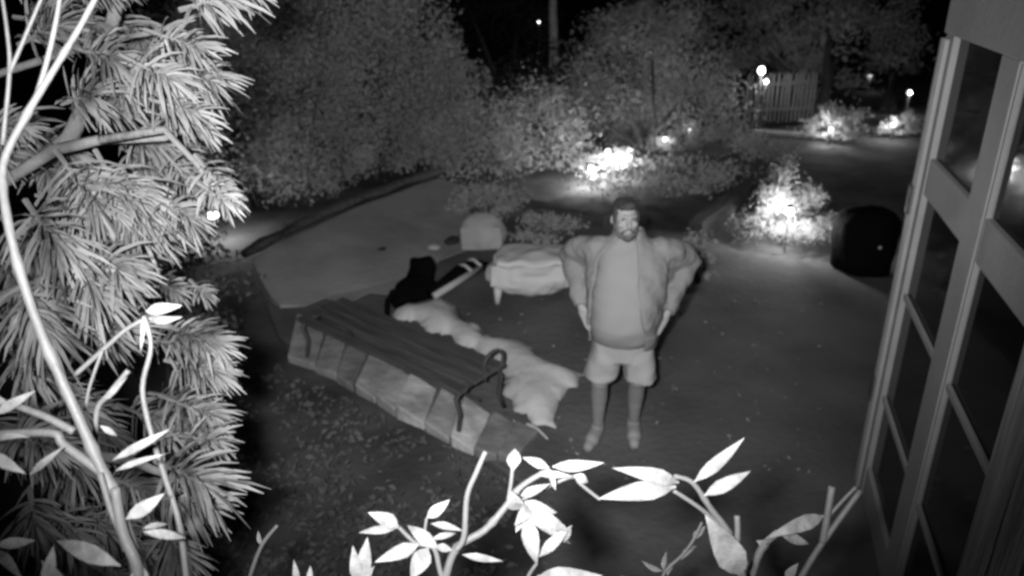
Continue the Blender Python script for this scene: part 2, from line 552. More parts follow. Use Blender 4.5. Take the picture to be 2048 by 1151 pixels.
# shrubs picked out by lamps at the right
shrub('lit_shrub', [E3(1672, 258, 13.4, 120, 80), E3(1650, 290, 13.3, 60, 50)], 2600, .07, 'leafB', 'loose pale lit shrub left of the feathery one by the sunroom', 'shrub', None, 34, .2)
shrub('lit_shrub', [E3(1790, 258, 13.6, 80, 70)], 1600, .075, 'leafB', 'feathery pale lit shrub touching the sunroom corner', 'shrub', None, 20, .18)
shrub('lamp_bush', [E3(1580, 375, 9.0, 100, 120), E3(1530, 430, 8.8, 110, 110), E3(1625, 430, 8.9, 90, 100), E3(1575, 435, 9.0, 110, 100), E3(1570, 478, 8.6, 170, 70)], 8500, .032, 'leafB', 'bush glowing white around a garden light', 'bush', None, 60, .2)
shrub('border_plant', [E3(1190, 335, 11.9, 110, 46), E3(1245, 318, 12.1, 100, 46)], 3000, .04, 'leafB', 'low border plants burnt white by the spotlights below the tree', 'plant', None, 50)
shrub('border_plant', [E3(1330, 290, 12.8, 70, 40), E3(1375, 270, 13.2, 60, 40)], 1400, .042, 'leafB', 'small border plant right of the thin pole under the tree', 'plant', None, 30)
shrub('grass_clump', [E3(1395, 515, 7.6, 60, 110)], 420, .055, 'leafB', 'wispy pale clump growing behind the right elbow of the man', 'plant', None, 26, .25)
shrub('low_shrub', [E3(300, 560, 5.6, 330, 280), E3(430, 700, 5.2, 130, 140)], 3000, .06, 'cover_leaf', 'dark low shrub beneath the conifer at the left end of the paver row', 'shrub', None, 80)

# ground cover at the lower left
pts = []
for _ in range(5200):
    u, v = random.uniform(330, 1150), random.uniform(700, 1200)
    line = 722 + (u - 574) * .49 + 20
    if v < line: continue
    if noise.noise((u * .012, v * .02, 2.2)) < -.05 and random.random() < .85: continue
    p = G(u, v); pts.append((p.x, p.y, random.uniform(-.03, .05)))
v, f = leaf_cards(pts, .055, .4)
tag(link('ground_cover', np_mesh('ground_cover', v, f), M['cover_leaf']), 'dark patchy leafy ground cover below the paver row', 'ground cover', kind='stuff')
pts = []
for _ in range(150):
    u, v = random.uniform(900, 1650), random.uniform(560, 960)
    p = G(u, v, .012); pts.append((p.x, p.y, .014))
for u, v in ((1118, 640), (1035, 648), (1052, 662), (1110, 690), (1350, 775), (1140, 880), (1130, 900), (1050, 870), (1075, 862), (1010, 880), (900, 865), (880, 850), (935, 870)):
    for _ in range(3):
        p = G(u + random.uniform(-6, 6), v + random.uniform(-4, 4), .012); pts.append((p.x, p.y, .02))
v, f = leaf_cards(pts, .032, .25)
tag(link('leaf_litter', np_mesh('leaf_litter', v, f), M['litter']), 'small dry leaves scattered over the patio', 'leaf litter', kind='stuff')

# ------------------------------------------------------------------ far things
tr = MB()
b0 = P(1104, 100, 18); b0.z = -.1
t0 = P(1106, -40, 18)
tr.tube([b0, b0.lerp(t0, .4) + Vector((.03, 0, 0)), b0.lerp(t0, .8), t0 + Vector((-.05, 0, .3))], [.13, .12, .10, .09], 10)
tb = empty('pale_tree', b0, 0, 'pale bare tree trunk standing far off at the top centre', 'tree')
adopt(tr.build('trunk', M['palebark'], None, True), tb)
pl = MB()
g0 = G(1312, 334); g1 = P(1304, 120, (g0 - CAMV).dot(FW) + .4)
pl.tube([g0 - Vector((0, 0, .1)), g0.lerp(g1, .5), g1], .02, 8)
tag(pl.build('thin_pole', M['timber'], None, True), 'thin dark pole standing in front of the lit tree', 'pole')

fa, fb = G(1490, 250), G(1622, 244)
fen = empty('picket_fence', fa, 0, 'far picket fence lit white by a lamp above it', 'fence')
fd = (fb - fa).normalized(); fn = Vector((-fd.y, fd.x, 0)); FL = (fb - fa).length
np_ = 17
picket = None
for k in range(np_):
    if picket is None:
        mb = MB()
        mb.add([(-.022, 0, 0), (.022, 0, 0), (.022, .02, 0), (-.022, .02, 0), (-.022, 0, .92), (.022, 0, .92), (.022, .02, .92), (-.022, .02, .92), (0, 0, .97), (0, .02, .97)],
               [(0, 1, 5, 8, 4), (3, 7, 9, 6, 2), (0, 4, 7, 3), (1, 2, 6, 5), (4, 8, 9, 7), (5, 6, 9, 8), (0, 3, 2, 1)])
        picket = mb.mesh('picket'); picket.materials.append(M['picket'])
    o = bpy.data.objects.new('picket', picket); COL.objects.link(o)
    o.parent = fen
    o.location = fd * (FL * k / (np_ - 1)) + Vector((0, 0, random.uniform(0, .04)))
    o.rotation_euler = (0, random.uniform(-.03, .03), math.atan2(fd.y, fd.x))
for z in (.25, .75):
    mb = MB(); mb.box((0, .022, z), (FL, .06, z + .06))
    o = mb.build('rail', M['picket'], fen); o.rotation_euler = (0, 0, math.atan2(fd.y, fd.x))
pa = MB()
a, b = G(1485, 252), G(1640, 262)
pa.tube([a + Vector((0, -.6, .02)), b + Vector((0, -.6, .02))], .05, 6)
tag(pa.build('garden_kerb', M['paver']), 'pale kerb line on the ground below the far fence', 'kerb')


def lamp_point(name, loc, e, r=.03):
    d = bpy.data.lights.new(name, 'POINT'); d.energy = e; d.shadow_soft_size = r
    o = bpy.data.objects.new(name, d); COL.objects.link(o); o.location = loc
    return o


def stake_light(loc, label, group, e, h=.22, back=.14, k_=1.0):
    """A low garden light on a stake: stake, hood, glowing lens and the lamp inside."""
    root = empty('garden_light', (loc.x, loc.y, 0), 0, label, 'garden light', group)
    a = MB(); a.tube([(0, 0, -.12), (0, 0, h - .03)], [.008, .012], 8); a.build('stake', M['lampmetal'], root)
    b_ = MB(); b_.tube([(0, 0, h + .05), (0, 0, h + .062), (0, 0, h + .085)], [.055, .052, .012], 12); b_.build('hood', M['lampmetal'], root, True)
    c_ = MB(); c_.tube([(0, 0, h - .03), (0, 0, h - .015), (0, 0, h + .035), (0, 0, h + .05)], [.014 * k_, .022 * k_, .022 * k_, .016 * k_], 12); c_.build('lens', M['lens' if e > 20 else 'lens_dim'], root, True)
    for k in range(2):
        l = lamp_point('bulb', (0, -.09 if k == 0 else back, h + (0 if k == 0 else .04)), e * (.5 if k == 0 else .8)); l.parent = root
    return root


g = 'garden lights under the tree'
stake_light(G(1182, 366), 'glaring low garden light, leftmost under the lit tree', g, 40)
stake_light(G(1240, 348), 'glaring low garden light right of the leftmost one under the tree', g, 34)
stake_light(G(1216, 330), 'smaller garden light set behind the two glaring ones', g, 10)
stake_light(G(1328, 304), 'dim garden light just right of the thin pole', g, 7)
stake_light(G(1378, 284), 'faint garden light farthest right under the tree', g, 4)
stake_light(G(1570, 492), 'brilliant garden light inside the glowing bush on the right', None, 40, .42, .2, 1.8)
stake_light(G(436, 475), 'garden light glinting behind the conifer branch tip at left', None, 22, .30, .14, 2.6)
stake_light(P(1660, 268, 13.0), 'low garden light at the foot of the loose lit shrub', None, 11, .22, .2)
stake_light(P(1784, 262, 13.2), 'low garden light at the foot of the feathery shrub', None, 11, .22, .2)


def post_lamp(u, v, depth, r_px, label, e, cat='lamp'):
    p = P(u, v, depth)
    root = empty('lamp_post', (p.x, p.y, 0), 0, label, cat)
    r = r_px * depth / F_PX
    a = MB(); a.tube([(0, 0, -.1), (0, 0, p.z - r)], [.03, .022], 8); a.build('post', M['lampmetal'], root)
    b_ = MB(); b_.ell((0, 0, p.z), (r, r, r * 1.1)); b_.build('globe', M['lens'] if e > 6 else M['lens_dim'], root, True)
    c_ = MB(); c_.tube([(0, 0, p.z + r * 1.08), (0, 0, p.z + r * 1.25), (0, 0, p.z + r * 1.7)], [r * .8, r * .7, r * .2], 10); c_.build('cap', M['lampmetal'], root, True)
    if e:
        l = lamp_point('bulb', (0, -r * 1.6, p.z), e); l.parent = root
    return root


post_lamp(1523, 141, 13.7, 6, 'bright globe lamp glowing above the far picket fence', 22)
post_lamp(1532, 163, 13.8, 4, 'small lower globe lamp under the bright one at the fence', 6)
post_lamp(1739, 155, 18, 4.5, 'faint small lamp between fence and sunroom', 1)
post_lamp(1819, 185, 15, 4.5, 'pale lamp half hidden by the sunroom corner', 6)
post_lamp(1349, 115, 20, 2.2, 'tiny far lamp in the leaves above the lit tree', 1)
post_lamp(1078, 45, 22, 3, 'tiny faint lamp left of the pale trunk', 1)

# ------------------------------------------------------------------ patio furniture
# dark sleepers holding back the bed
for k, (a, b, lab) in enumerate((((1052, 424), (1216, 452), 'dark timber sleeper edging the bed left of the head of the man'), ((1390, 470), (1512, 372), 'dark timber sleeper running back along the bed at right'))):
    p, q = G(*a), G(*b)
    d = (q - p).normalized(); n_ = Vector((-d.y, d.x, 0))
    mb = MB(); mb.box((0, -.09, -.05), ((q - p).length, .09, .17))
    me = bevelled(mb.mesh('timber_sleeper'), .012)
    o = link('timber_sleeper', me, M['timber'])
    o.location = (p.x, p.y, 0); o.rotation_euler = (0, 0, math.atan2(d.y, d.x))
    tag(o, lab, 'sleeper')

# pale boulder
bm_ = MB(); bm_.ell((0, 0, .14), (.30, .22, .26), 0, 24, 16); bm_.box((-.25, -.18, -.05), (.25, .18, .28))
me = merged(bm_, .03, 8)
rough_up(me, .035, 3.2, 4)
o = link('boulder', me, M['boulder'], None, True); p = G(965, 488); o.location = (p.x, p.y, 0)
tag(o, 'pale rounded boulder at the back of the patio left of the dark sleeper', 'boulder')

# small things on the paving
for (u, v, s, m_, lab) in ((762, 505, .09, 'stone', 'dark flat stone lying on the path, left of two'), (783, 518, .07, 'stone', 'small dark stone right of the flat one on the path'), (905, 487, .11, 'stone', 'dark elongated stone near the pale boulder'), (868, 500, .10, 'boulder', 'small pale stone between the path stones and the boulder')):
    b_ = MB(); b_.ell((0, 0, s * .3), (s, s * .7, s * .42), random.uniform(0, 3), 12, 8)
    me = b_.mesh('stone'); rough_up(me, s * .25, 9, u)
    p = GS(u, v); o = link('stone', me, M[m_], None, True); o.location = p
    tag(o, lab, 'stone')

# bent pale twig on the paving
tw = MB(); tw.tube([G(1040, 888) + Vector((0, 0, .02)), G(1047, 868) + Vector((0, 0, .04)), G(1055, 854) + Vector((0, 0, .03)), G(1074, 866) + Vector((0, 0, .045)), G(1096, 882) + Vector((0, 0, .02))], [.012, .014, .015, .012, .007], 7)
tag(tw.build('fallen_twig', M['pole'], None, True), 'bent pale twig lying on the patio right of the paver row', 'twig')

# padded ottoman
p = G(1078, 612)
ott = empty('ottoman', (p.x, p.y + .30, 0), R(-4), 'pale padded ottoman on short legs behind the elbow of the man', 'ottoman')
b_ = MB(); b_.box((-.44, -.27, .17), (.44, .27, .40)); b_.ell((0, -.02, .27), (.53, .36, .165), 0, 28, 16); b_.ell((-.1, -.2, .2), (.34, .16, .13), 0, 20, 12)
me = merged(b_, .022, 10)
rough_up(me, .035, 4.5, 1); rough_up(me, .012, 13, 2)
link('cushion', me, M['pad'], ott, True)
b_ = MB(); b_.box((-.40, -.22, .38), (.40, .27, .455)); b_.ell((0, .03, .40), (.45, .28, .075), 0, 24, 12)
me = merged(b_, .02, 6)
rough_up(me, .025, 6, 3)
link('seat_pad', me, M['pad'], ott, True)
for sx in (-1, 1):
    for sy in (-1, 1):
        b_ = MB(); b_.tube([(sx * .40, sy * .23, 0), (sx * .385, sy * .22, .17)], [.026, .045], 10); b_.build('leg', M['pad'], ott, True)

# low plank bench with iron ends
c0, c1, c2, c3 = G(612, 618, .42), G(945, 792, .42), G(985, 716, .42), G(668, 607, .42)
mid = (c0 + c1 + c2 + c3) / 4
bd = ((c1 + c2) / 2 - (c0 + c3) / 2); BL = bd.length; bd.normalize()
ben = empty('plank_bench', (mid.x, mid.y, 0), math.atan2(bd.y, bd.x), 'low dark wooden plank bench with curled iron ends behind the paver row', 'bench')
for k, (y0, y1, dz) in enumerate(((-.245, -.155, -.012), (-.085, .02, 0), (.028, .135, .004), (.143, .245, 0))):
    b_ = MB(); b_.box((-BL / 2, y0, .385 + dz), (BL / 2, y1, .42 + dz))
    me = bevelled(b_.mesh('plank'), .006); link('plank', me, M['bench'], ben)
for sx in (-1, 1):
    x = sx * (BL / 2 - .05)
    b_ = MB()
    pts_ = [(x, -.24, 0), (x, -.2, .18), (x, -.235, .33), (x, -.16, .372), (x, .2, .372), (x, .25, .3), (x, .21, .15), (x, .27, 0)]
    b_.tube(pts_, .018, 8)
    b_.build('end_frame', M['iron'], ben, True)
    if sx < 0: continue
    b_ = MB()
    arc = [(x + .03 * sx, .04 + .0, .36)] + [(x + .03 * sx, .14 - .105 * math.cos(t), .47 + .085 * math.sin(t)) for t in np.linspace(-.3, math.pi + .9, 12)]
    b_.tube(arc, .014, 8)
    b_.build('scroll_arm', M['iron'], ben, True)
b_ = MB(); b_.tube([(-BL / 2 + .05, 0, .2), (BL / 2 - .05, 0, .2)], .012, 8); b_.build('stretcher', M['iron'], ben)

# crumpled pale sheet lying behind the bench
outline = [(880, 587), (915, 612), (962, 650), (1000, 678), (1030, 668), (1062, 690), (1110, 724), (1158, 731), (1142, 758), (1106, 784), (1104, 832), (1060, 826), (1022, 800), (1002, 770), (985, 722), (960, 700), (920, 682), (862, 656), (800, 634), (790, 622), (812, 612), (856, 601)]
poly = [Vector((G(*q, .10).x, G(*q, .10).y, 0)) for q in outline]
cc_ = sum(poly, Vector((0, 0, 0))) / len(poly)
poly = [cc_ + (q - cc_) * 1.07 for q in poly]
bm = bmesh.new()
face = bm.faces.new([bm.verts.new(q) for q in poly])
bmesh.ops.triangulate(bm, faces=[face])
for _ in range(4): bmesh.ops.subdivide_edges(bm, edges=[e for e in bm.edges if e.calc_length() > .045], cuts=1)
bmesh.ops.triangulate(bm, faces=bm.faces)


def edge_dist(q):
    best = 9
    for i in range(len(poly)):
        a, b = poly[i], poly[(i + 1) % len(poly)]
        t = max(0, min(1, (q - a).dot(b - a) / max((b - a).length_squared, 1e-9)))
        best = min(best, (q - a.lerp(b, t)).length)
    return best


for vtx in bm.verts:
    q = Vector((vtx.co.x, vtx.co.y, 0))
    e = min(1, edge_dist(q) / .16)
    fold = abs(noise.noise((q.x * 4.2 + q.y * 2.0, q.y * 1.6, 1.0))) * .07 + noise.noise((q.x * 9, q.y * 9, 5)) * .03
    vtx.co.z = .03 + e ** .6 * (.115 + fold) + .02 * noise.noise((q.x * 20, q.y * 20, 0))
me = bpy.data.meshes.new('sheet'); bm.to_mesh(me); bm.free()
me = modded(me, [('SMOOTH', dict(factor=.5, iterations=3)), ('SOLIDIFY', dict(thickness=.012, offset=-1))])
o = link('sheet', me, M['cloth'], None, True)
tag(o, 'crumpled pale sheet spread on the ground behind the plank bench', 'sheet')

# black bag, and a pale pole with its dark wrapping
p = G(838, 606)
bag = empty('bag', (p.x, p.y, 0), R(18), 'limp black bag lying at the left end of the pale sheet', 'bag')
b_ = MB(); b_.ell((0, .02, .14), (.24, .15, .15)); b_.ell((.06, .16, .2), (.13, .12, .18)); b_.ell((-.19, -.05, .1), (.12, .11, .10)); b_.box((-.02, .06, .2), (.2, .24, .42))
me = merged(b_, .025, 5); rough_up(me, .03, 6, 2)
link('body', me, M['black'], bag, True)
b_ = MB(); b_.tube([(-.14, -.02, .18), (-.26, -.06, .2), (-.33, -.12, .13), (-.35, -.17, .04), (-.36, -.22, .02)], .028, 8); b_.build('strap', M['black'], bag, True)
pa, pb = G(868, 592, .17), G(962, 534, .22)
rod = empty('wrapped_pole', pa, 0, 'pale pole with a dark wrapped end lying from the black bag toward the ottoman', 'pole')
b_ = MB(); b_.tube([pa - pa, pb - pa], .035, 10); b_.build('shaft', M['pole'], rod, True)
dv = (pb - pa)
sidev = Vector((-dv.y, dv.x, 0)).normalized()
b_ = MB(); b_.tube([dv * .05 + sidev * .085, dv * .4 + sidev * .10, dv * .75 + sidev * .10 + Vector((0, 0, .03)), dv * 1.05 + sidev * .05, dv * 1.08 - sidev * .06], [.05, .06, .07, .06, .035], 10)
me = b_.mesh('wrapping'); rough_up(me, .015, 8, 3); link('wrapping', me, M['black'], rod, True)
for k in (.72, .92):
    b_ = MB(); b_.tube([dv * k - sidev * .05 + Vector((0, 0, .05)), dv * k + sidev * .04 + Vector((0, 0, .10)), dv * k + sidev * .13 + Vector((0, 0, .08))], .018, 8); b_.build('band', M['pole'], rod, True)

# covered kettle grill
p = G(1745, 556)
gr = empty('covered_grill', (p.x, p.y + .28, 0), 0, 'black covered kettle grill beside the sunroom corner', 'grill')
rings = []
for z, r in ((0, .26), (.02, .29), (.15, .30), (.3, .32), (.42, .33), (.54, .31), (.63, .22), (.67, .10), (.68, .02)):
    rings.append([((r + .018 * math.sin(5 * t + z * 3)) * math.cos(t), (r + .018 * math.sin(5 * t + z * 3)) * math.sin(t), z) for t in np.linspace(0, 2 * math.pi, 28, endpoint=False)])
b_ = MB(); b_.loft(rings); me = b_.mesh('cover'); rough_up(me, .02, 5, 6); link('cover', me, M['cover'], gr, True)
b_ = MB(); b_.ell((-.01, -.335, .36), (.018, .01, .018)); b_.build('badge', M['metal'], gr, True)  # pale spot standing in for a glint on the black cover

# ------------------------------------------------------------------ the man
mp = G(1235, 880)
th = math.atan2(mp.x, mp.y)
man = empty('person', (mp.x, mp.y, 0), 0, 'man in open jacket, pale t-shirt and shorts standing hands on hips', 'person')

man.rotation_euler = (0, R(1.6), -th)


def sect(z, rx, ry, cy, cx=0, n=28, e=2.3):
    out = []
    for k in range(n):
        t = 2 * math.pi * k / n
        c, s = math.cos(t), math.sin(t)
        out.append(Vector((cx + rx * math.copysign(abs(c) ** (2 / e), c), cy + ry * math.copysign(abs(s) ** (2 / e), s), z)))
    return out


SH = {-1: (-.215, .045, 1.435), 1: (.195, .045, 1.45)}
EL = {-1: (-.385, .24, 1.325), 1: (.385, .25, 1.31)}
WR = {-1: (-.285, -.03, 1.03), 1: (.250, -.05, 1.03)}
HIP = {-1: (-.10, .02, .86), 1: (.085, .03, .86)}
KN = {-1: (-.145, -.035, .49), 1: (.105, .01, .50)}
AN = {-1: (-.145, .03, .09), 1: (.108, .12, .09)}
HD = Vector((-.045, -.015, 1.655)); HR = R(14)
HM = Matrix.Translation(HD) @ Matrix.Rotation(HR, 4, 'Z') @ Matrix.Rotation(R(-6), 4, 'X')


def hp(x, y, z): return HM @ Vector((x, y, z))


b_ = MB()
# head: skull, face, jaw, nose, brows, cheeks, lips, ears
b_.ell(hp(0, .012, .025), (.076, .096, .094), HR, 20, 14)
b_.ell(hp(0, -.035, -.03), (.063, .062, .082), HR, 18, 12)
b_.ell(hp(0, -.052, -.088), (.042, .038, .034), HR)
b_.capsule(hp(0, -.096, .012), hp(0, -.116, -.026), .010, .015, 10, 3)
for s in (-1, 1):
    b_.capsule(hp(s * .012, -.098, .030), hp(s * .046, -.086, .030), .011, .009, 8, 3)
    b_.ell(hp(s * .04, -.068, -.022), (.026, .026, .022), HR, 10, 8)
    b_.ell(hp(s * .078, .01, -.005), (.011, .02, .032), HR + s * .35, 10, 8)
b_.ell(hp(0, -.094, -.058), (.025, .011, .007), HR, 10, 6)
b_.ell(hp(0, -.092, -.070), (.021, .011, .008), HR, 10, 6)
b_.capsule((-.03, .045, 1.44), hp(0, .02, -.05), .066, .06)
# trunk under the clothes
b_.loft([sect(.86, .165, .12, .01), sect(1.0, .18, .15, -.02), sect(1.2, .175, .13, .01), sect(1.38, .17, .10, .03), sect(1.46, .11, .075, .04)])
for s in (-1, 1):
    b_.capsule((s * .08, .04, 1.42), SH[s], .07, .062)
    b_.capsule(SH[s], EL[s], .055, .043)
    b_.capsule(EL[s], WR[s], .043, .028)
    b_.capsule(HIP[s], KN[s], .088, .060)
    b_.capsule(KN[s], (KN[s][0] * .6 + AN[s][0] * .4, KN[s][1] * .6 + AN[s][1] * .4 + .022, .33), .056, .058)
    b_.capsule((KN[s][0] * .6 + AN[s][0] * .4, KN[s][1] * .6 + AN[s][1] * .4 + .022, .33), AN[s], .056, .036)
    td = Vector((-.3, -1, 0)).normalized() if s < 0 else Vector((.0, -1, 0))
    b_.capsule(Vector(AN[s]) + Vector((0, .03, -.045)), Vector(AN[s]) + td * .14 + Vector((0, 0, -.055)), .036, .03)
    # hand on the hip: palm flat on the shorts, fingers to the front, thumb to the back
    W = Vector(WR[s]); fdir = Vector((-s * .50, -.50, -.72)).normalized()
    side = Vector((-s * .75, -.15, .60)).normalized(); side = (side - fdir * side.dot(fdir)).normalized()
    nrm = fdir.cross(side)
    pc = W + fdir * .055
    for q in (-.026, -.009, .009, .026):
        b_.capsule(W + fdir * .01 + side * q * .8, W + fdir * .085 + side * q, .015, .013, 8, 3)
    for j, (q, ln) in enumerate(((.030, .072), (.010, .080), (-.010, .074), (-.029, .058))):
        k0 = W + fdir * .088 + side * q
        inn = Vector((-s, 0, 0))
        k1 = k0 + (fdir + side * .10 * (1.5 - j) + inn * .12).normalized() * ln * .52
        k2 = k1 + (fdir + inn * .45 + side * .05 * (1.5 - j)).normalized() * ln * .48
        b_.capsule(k0, k1, .0105, .0098, 8, 3); b_.capsule(k1, k2, .0098, .008, 8, 3)
    t0_ = W + fdir * .025 + side * .02
    t1_ = t0_ + (side * .9 + fdir * .5).normalized() * .042
    t2_ = t1_ + (side * .55 + fdir * .8).normalized() * .03
    b_.capsule(t0_, t1_, .014, .0115, 8, 3); b_.capsule(t1_, t2_, .0115, .009, 8, 3)
me = merged(b_, .0058, 3)
me.materials.append(M['skin']); me.materials.append(M['leg'])
me.polygons.foreach_set('material_index', [1 if p_.center.z < .75 and abs(p_.center.x + .02) < .2 and p_.center.z < .70 else 0 for p_ in me.polygons])
link('body', me, None, man)

for s in (-1, 1):
    e_ = MB(); e_.ell(hp(s * .031, -.0835, .013), (.0125, .006, .007), HR, 10, 6); e_.build('eye', M['eye'], man, True)

b_ = MB()  # hair: cap over the skull, short at the sides
b_.ell(hp(0, .026, .036), (.0835, .102, .096), HR, 20, 14)
b_.ell(hp(0, -.045, .088), (.060, .040, .028), HR)
for s in (-1, 1): b_.ell(hp(s * .070, -.010, .015), (.013, .036, .05), HR)
me = merged(b_, .009, 3); rough_up(me, .004, 40, 2)
link('hair', me, M['hair'], man)
b_ = MB()  # short beard along the jaw and over the lip
for s in (-1, 1):
    b_.capsule(hp(s * .066, -.02, -.03), hp(s * .052, -.052, -.083), .014, .019, 10, 3)
    b_.capsule(hp(s * .052, -.052, -.083), hp(0, -.084, -.108), .019, .022, 10, 3)
    b_.capsule(hp(s * .004, -.100, -.046), hp(s * .034, -.082, -.066), .0075, .008, 8, 3)
me = merged(b_, .006, 3); rough_up(me, .003, 50, 2)
link('beard', me, M['beard'], man)

b_ = MB()  # t-shirt
b_.loft([sect(.835, .185, .155, -.03, -.02), sect(.88, .200, .185, -.045, -.02), sect(.98, .212, .205, -.055, -.02), sect(1.10, .210, .195, -.045, -.02), sect(1.24, .203, .16, -.01, -.015), sect(1.36, .198, .13, .01, -.01), sect(1.44, .165, .105, .025, -.015), sect(1.495, .098, .082, .03, -.025), sect(1.525, .076, .074, .025, -.03)])
for s in (-1, 1): b_.capsule((s * .10, .04, 1.40), (s * .185, .05, 1.385), .065, .055)
me = merged(b_, .012, 5)
nrm_ = [v_.normal.copy() for v_ in me.vertices]
for v_, nv_ in zip(me.vertices, nrm_):
    c_ = v_.co
    v_.co += nv_ * (.004 * math.sin(c_.z * 40 + 6 * noise.noise(c_ * 4)) * abs(noise.noise(c_ * 3 + Vector((1, 5, 0)))) * 2)
rough_up(me, .006, 7, 1)
link('tshirt', me, M['shirt'], man, True)

b_ = MB()  # shorts
b_.loft([sect(.52 + .43, .175, .135, -.01, -.01), sect(.88, .190, .155, -.015, -.01), sect(.78, .198, .150, 0, -.01), sect(.70, .19, .135, .0, -.01)])
for s in (-1, 1):
    hx = -.01 + s * .095
    b_.loft([sect(.80, .105, .13, .0, hx), sect(.70, .112, .13, -.005, hx + s * .008), sect(.60, .110, .12, -.012, hx + s * .028), sect(.53 if s < 0 else .55, .112, .122, -.015, hx + s * .040)])
me = merged(b_, .011, 3)
nrm_ = [v_.normal.copy() for v_ in me.vertices]
for v_, nv_ in zip(me.vertices, nrm_):
    c_ = v_.co
    v_.co += nv_ * (.006 * math.sin(c_.x * 45 + 5 * noise.noise(c_ * 5)) * max(0, min(1, (.85 - c_.z) * 4)))
rough_up(me, .010, 8, 9)
link('shorts', me, M['shorts'], man, True)

b_ = MB()  # open jacket: a shell round the back and sides, collar and two wide sleeves
TH = .024
prof = [(.80, .230, .195, .0, 1.40, .66), (.90, .240, .225, -.02, 1.30, .60), (1.02, .246, .245, -.035, 1.20, .50), (1.15, .252, .24, -.035, 1.08, .38), (1.28, .262, .205, -.005, .92, .27), (1.38, .262, .155, .025, .78, .22), (1.45, .215, .125, .035, .72, .26), (1.50, .145, .11, .04, .72, .38), (1.535, .105, .098, .04, .75, .5), (1.575, .098, .09, .045, .85, .62)]
NS = 40
inner, outer = [], []
for z, rx, ry, cy, fl, fr in prof:
    ra, rb = [], []
    for k in range(NS):
        t = fr + (2 * math.pi - fl - fr) * k / (NS - 1)
        wob = 1 + .02 * math.sin(7 * t + z * 9)
        ra.append(Vector((rx * wob * math.sin(t) - .012, cy - ry * wob * math.cos(t), z)))
        rb.append(Vector(((rx * wob - TH) * math.sin(t) - .012, cy - (ry * wob - TH) * math.cos(t), z)))
    outer.append(ra); inner.append(rb)
rings = [o_ + i_[::-1] for o_, i_ in zip(outer, inner)]
b_.loft(rings)
for s in (-1, 1):
    S, Eb, Wr = Vector(SH[s]), Vector(EL[s]), Vector(WR[s])
    a = Vector((s * .10, .05, 1.44))
    b_.capsule((s * .18, .06, 1.36), (s * .30, .17, 1.33), .085, .075)
    b_.capsule((s * .19, .06, 1.25), (s * .285, .17, 1.22), .07, .06)
    b_.capsule((s * .20, .05, 1.14), (s * .27, .13, 1.12), .06, .05)
    path = [a, S, S.lerp(Eb, .35) + Vector((s * .022, 0, .012)), S.lerp(Eb, .7) + Vector((s * .022, 0, 0)), Eb + Vector((s * .004, .0, -.005)), Eb.lerp(Wr, .35) + Vector((0, 0, -.01)), Eb.lerp(Wr, .65), Eb.lerp(Wr, .95)]
    b_.tube(path, [.070, .076, .080, .084, .084, .074, .062, .052], 16)
me = merged(b_, .011, 9)
nrm_ = [v_.normal.copy() for v_ in me.vertices]
for v_, nv_ in zip(me.vertices, nrm_):      # folds pulled toward the elbows and hips
    c_ = v_.co
    s_ = -1 if c_.x < 0 else 1
    ph = (c_.z - 1.0) * 26 + abs(c_.x) * 34 + c_.y * 12 + 3 * noise.noise(c_ * 4)
    v_.co += nv_ * (.0055 * math.sin(ph) * (.4 + abs(noise.noise(c_ * 5 + Vector((3, 0, 0))))))
rough_up(me, .009, 9, 5); rough_up(me, .004, 22, 1)
link('jacket', me, M['jacket'], man, True)

for s in (-1, 1):
    td = Vector((-.3, -1, 0)).normalized() if s < 0 else Vector((.04, -1, 0)).normalized()
    A = Vector((AN[s][0], AN[s][1], 0))
    b_ = MB()
    b_.capsule(A + Vector((0, .035, .048)), A + td * .12 + Vector((0, 0, .045)), .050, .054, 12)
    b_.capsule(A + td * .08 + Vector((0, 0, .040)), A + td * .19 + Vector((0, 0, .036)), .052, .038, 12)
    b_.capsule(A + Vector((0, .01, .06)), A + Vector((0, .01, .10)), .046, .046, 12)
    me = merged(b_, .008, 3)
    for v_ in me.vertices:
        if v_.co.z < .002: v_.co.z = .002
    link('shoe', me, M['shoe'], man, True)

# ------------------------------------------------------------------ conifer on the left
con = empty('conifer', (-2.6, 1.7, -.05), 0, 'conifer with long bristling needles filling the left side', 'tree')


def strip(mb, pts_, wds, nrm):
    """A flat tapering blade along points."""
    vs_ = []
    for i, q in enumerate(pts_):
        t = (pts_[min(i + 1, len(pts_) - 1)] - pts_[max(i - 1, 0)]).normalized()
        s_ = t.cross(nrm)
        s_ = s_.normalized() if s_.length > 1e-6 else t.orthogonal().normalized()
        vs_ += [q - s_ * wds[i] / 2, q + s_ * wds[i] / 2]
    mb.add(vs_, [(2 * i, 2 * i + 1, 2 * i + 3, 2 * i + 2) for i in range(len(pts_) - 1)])


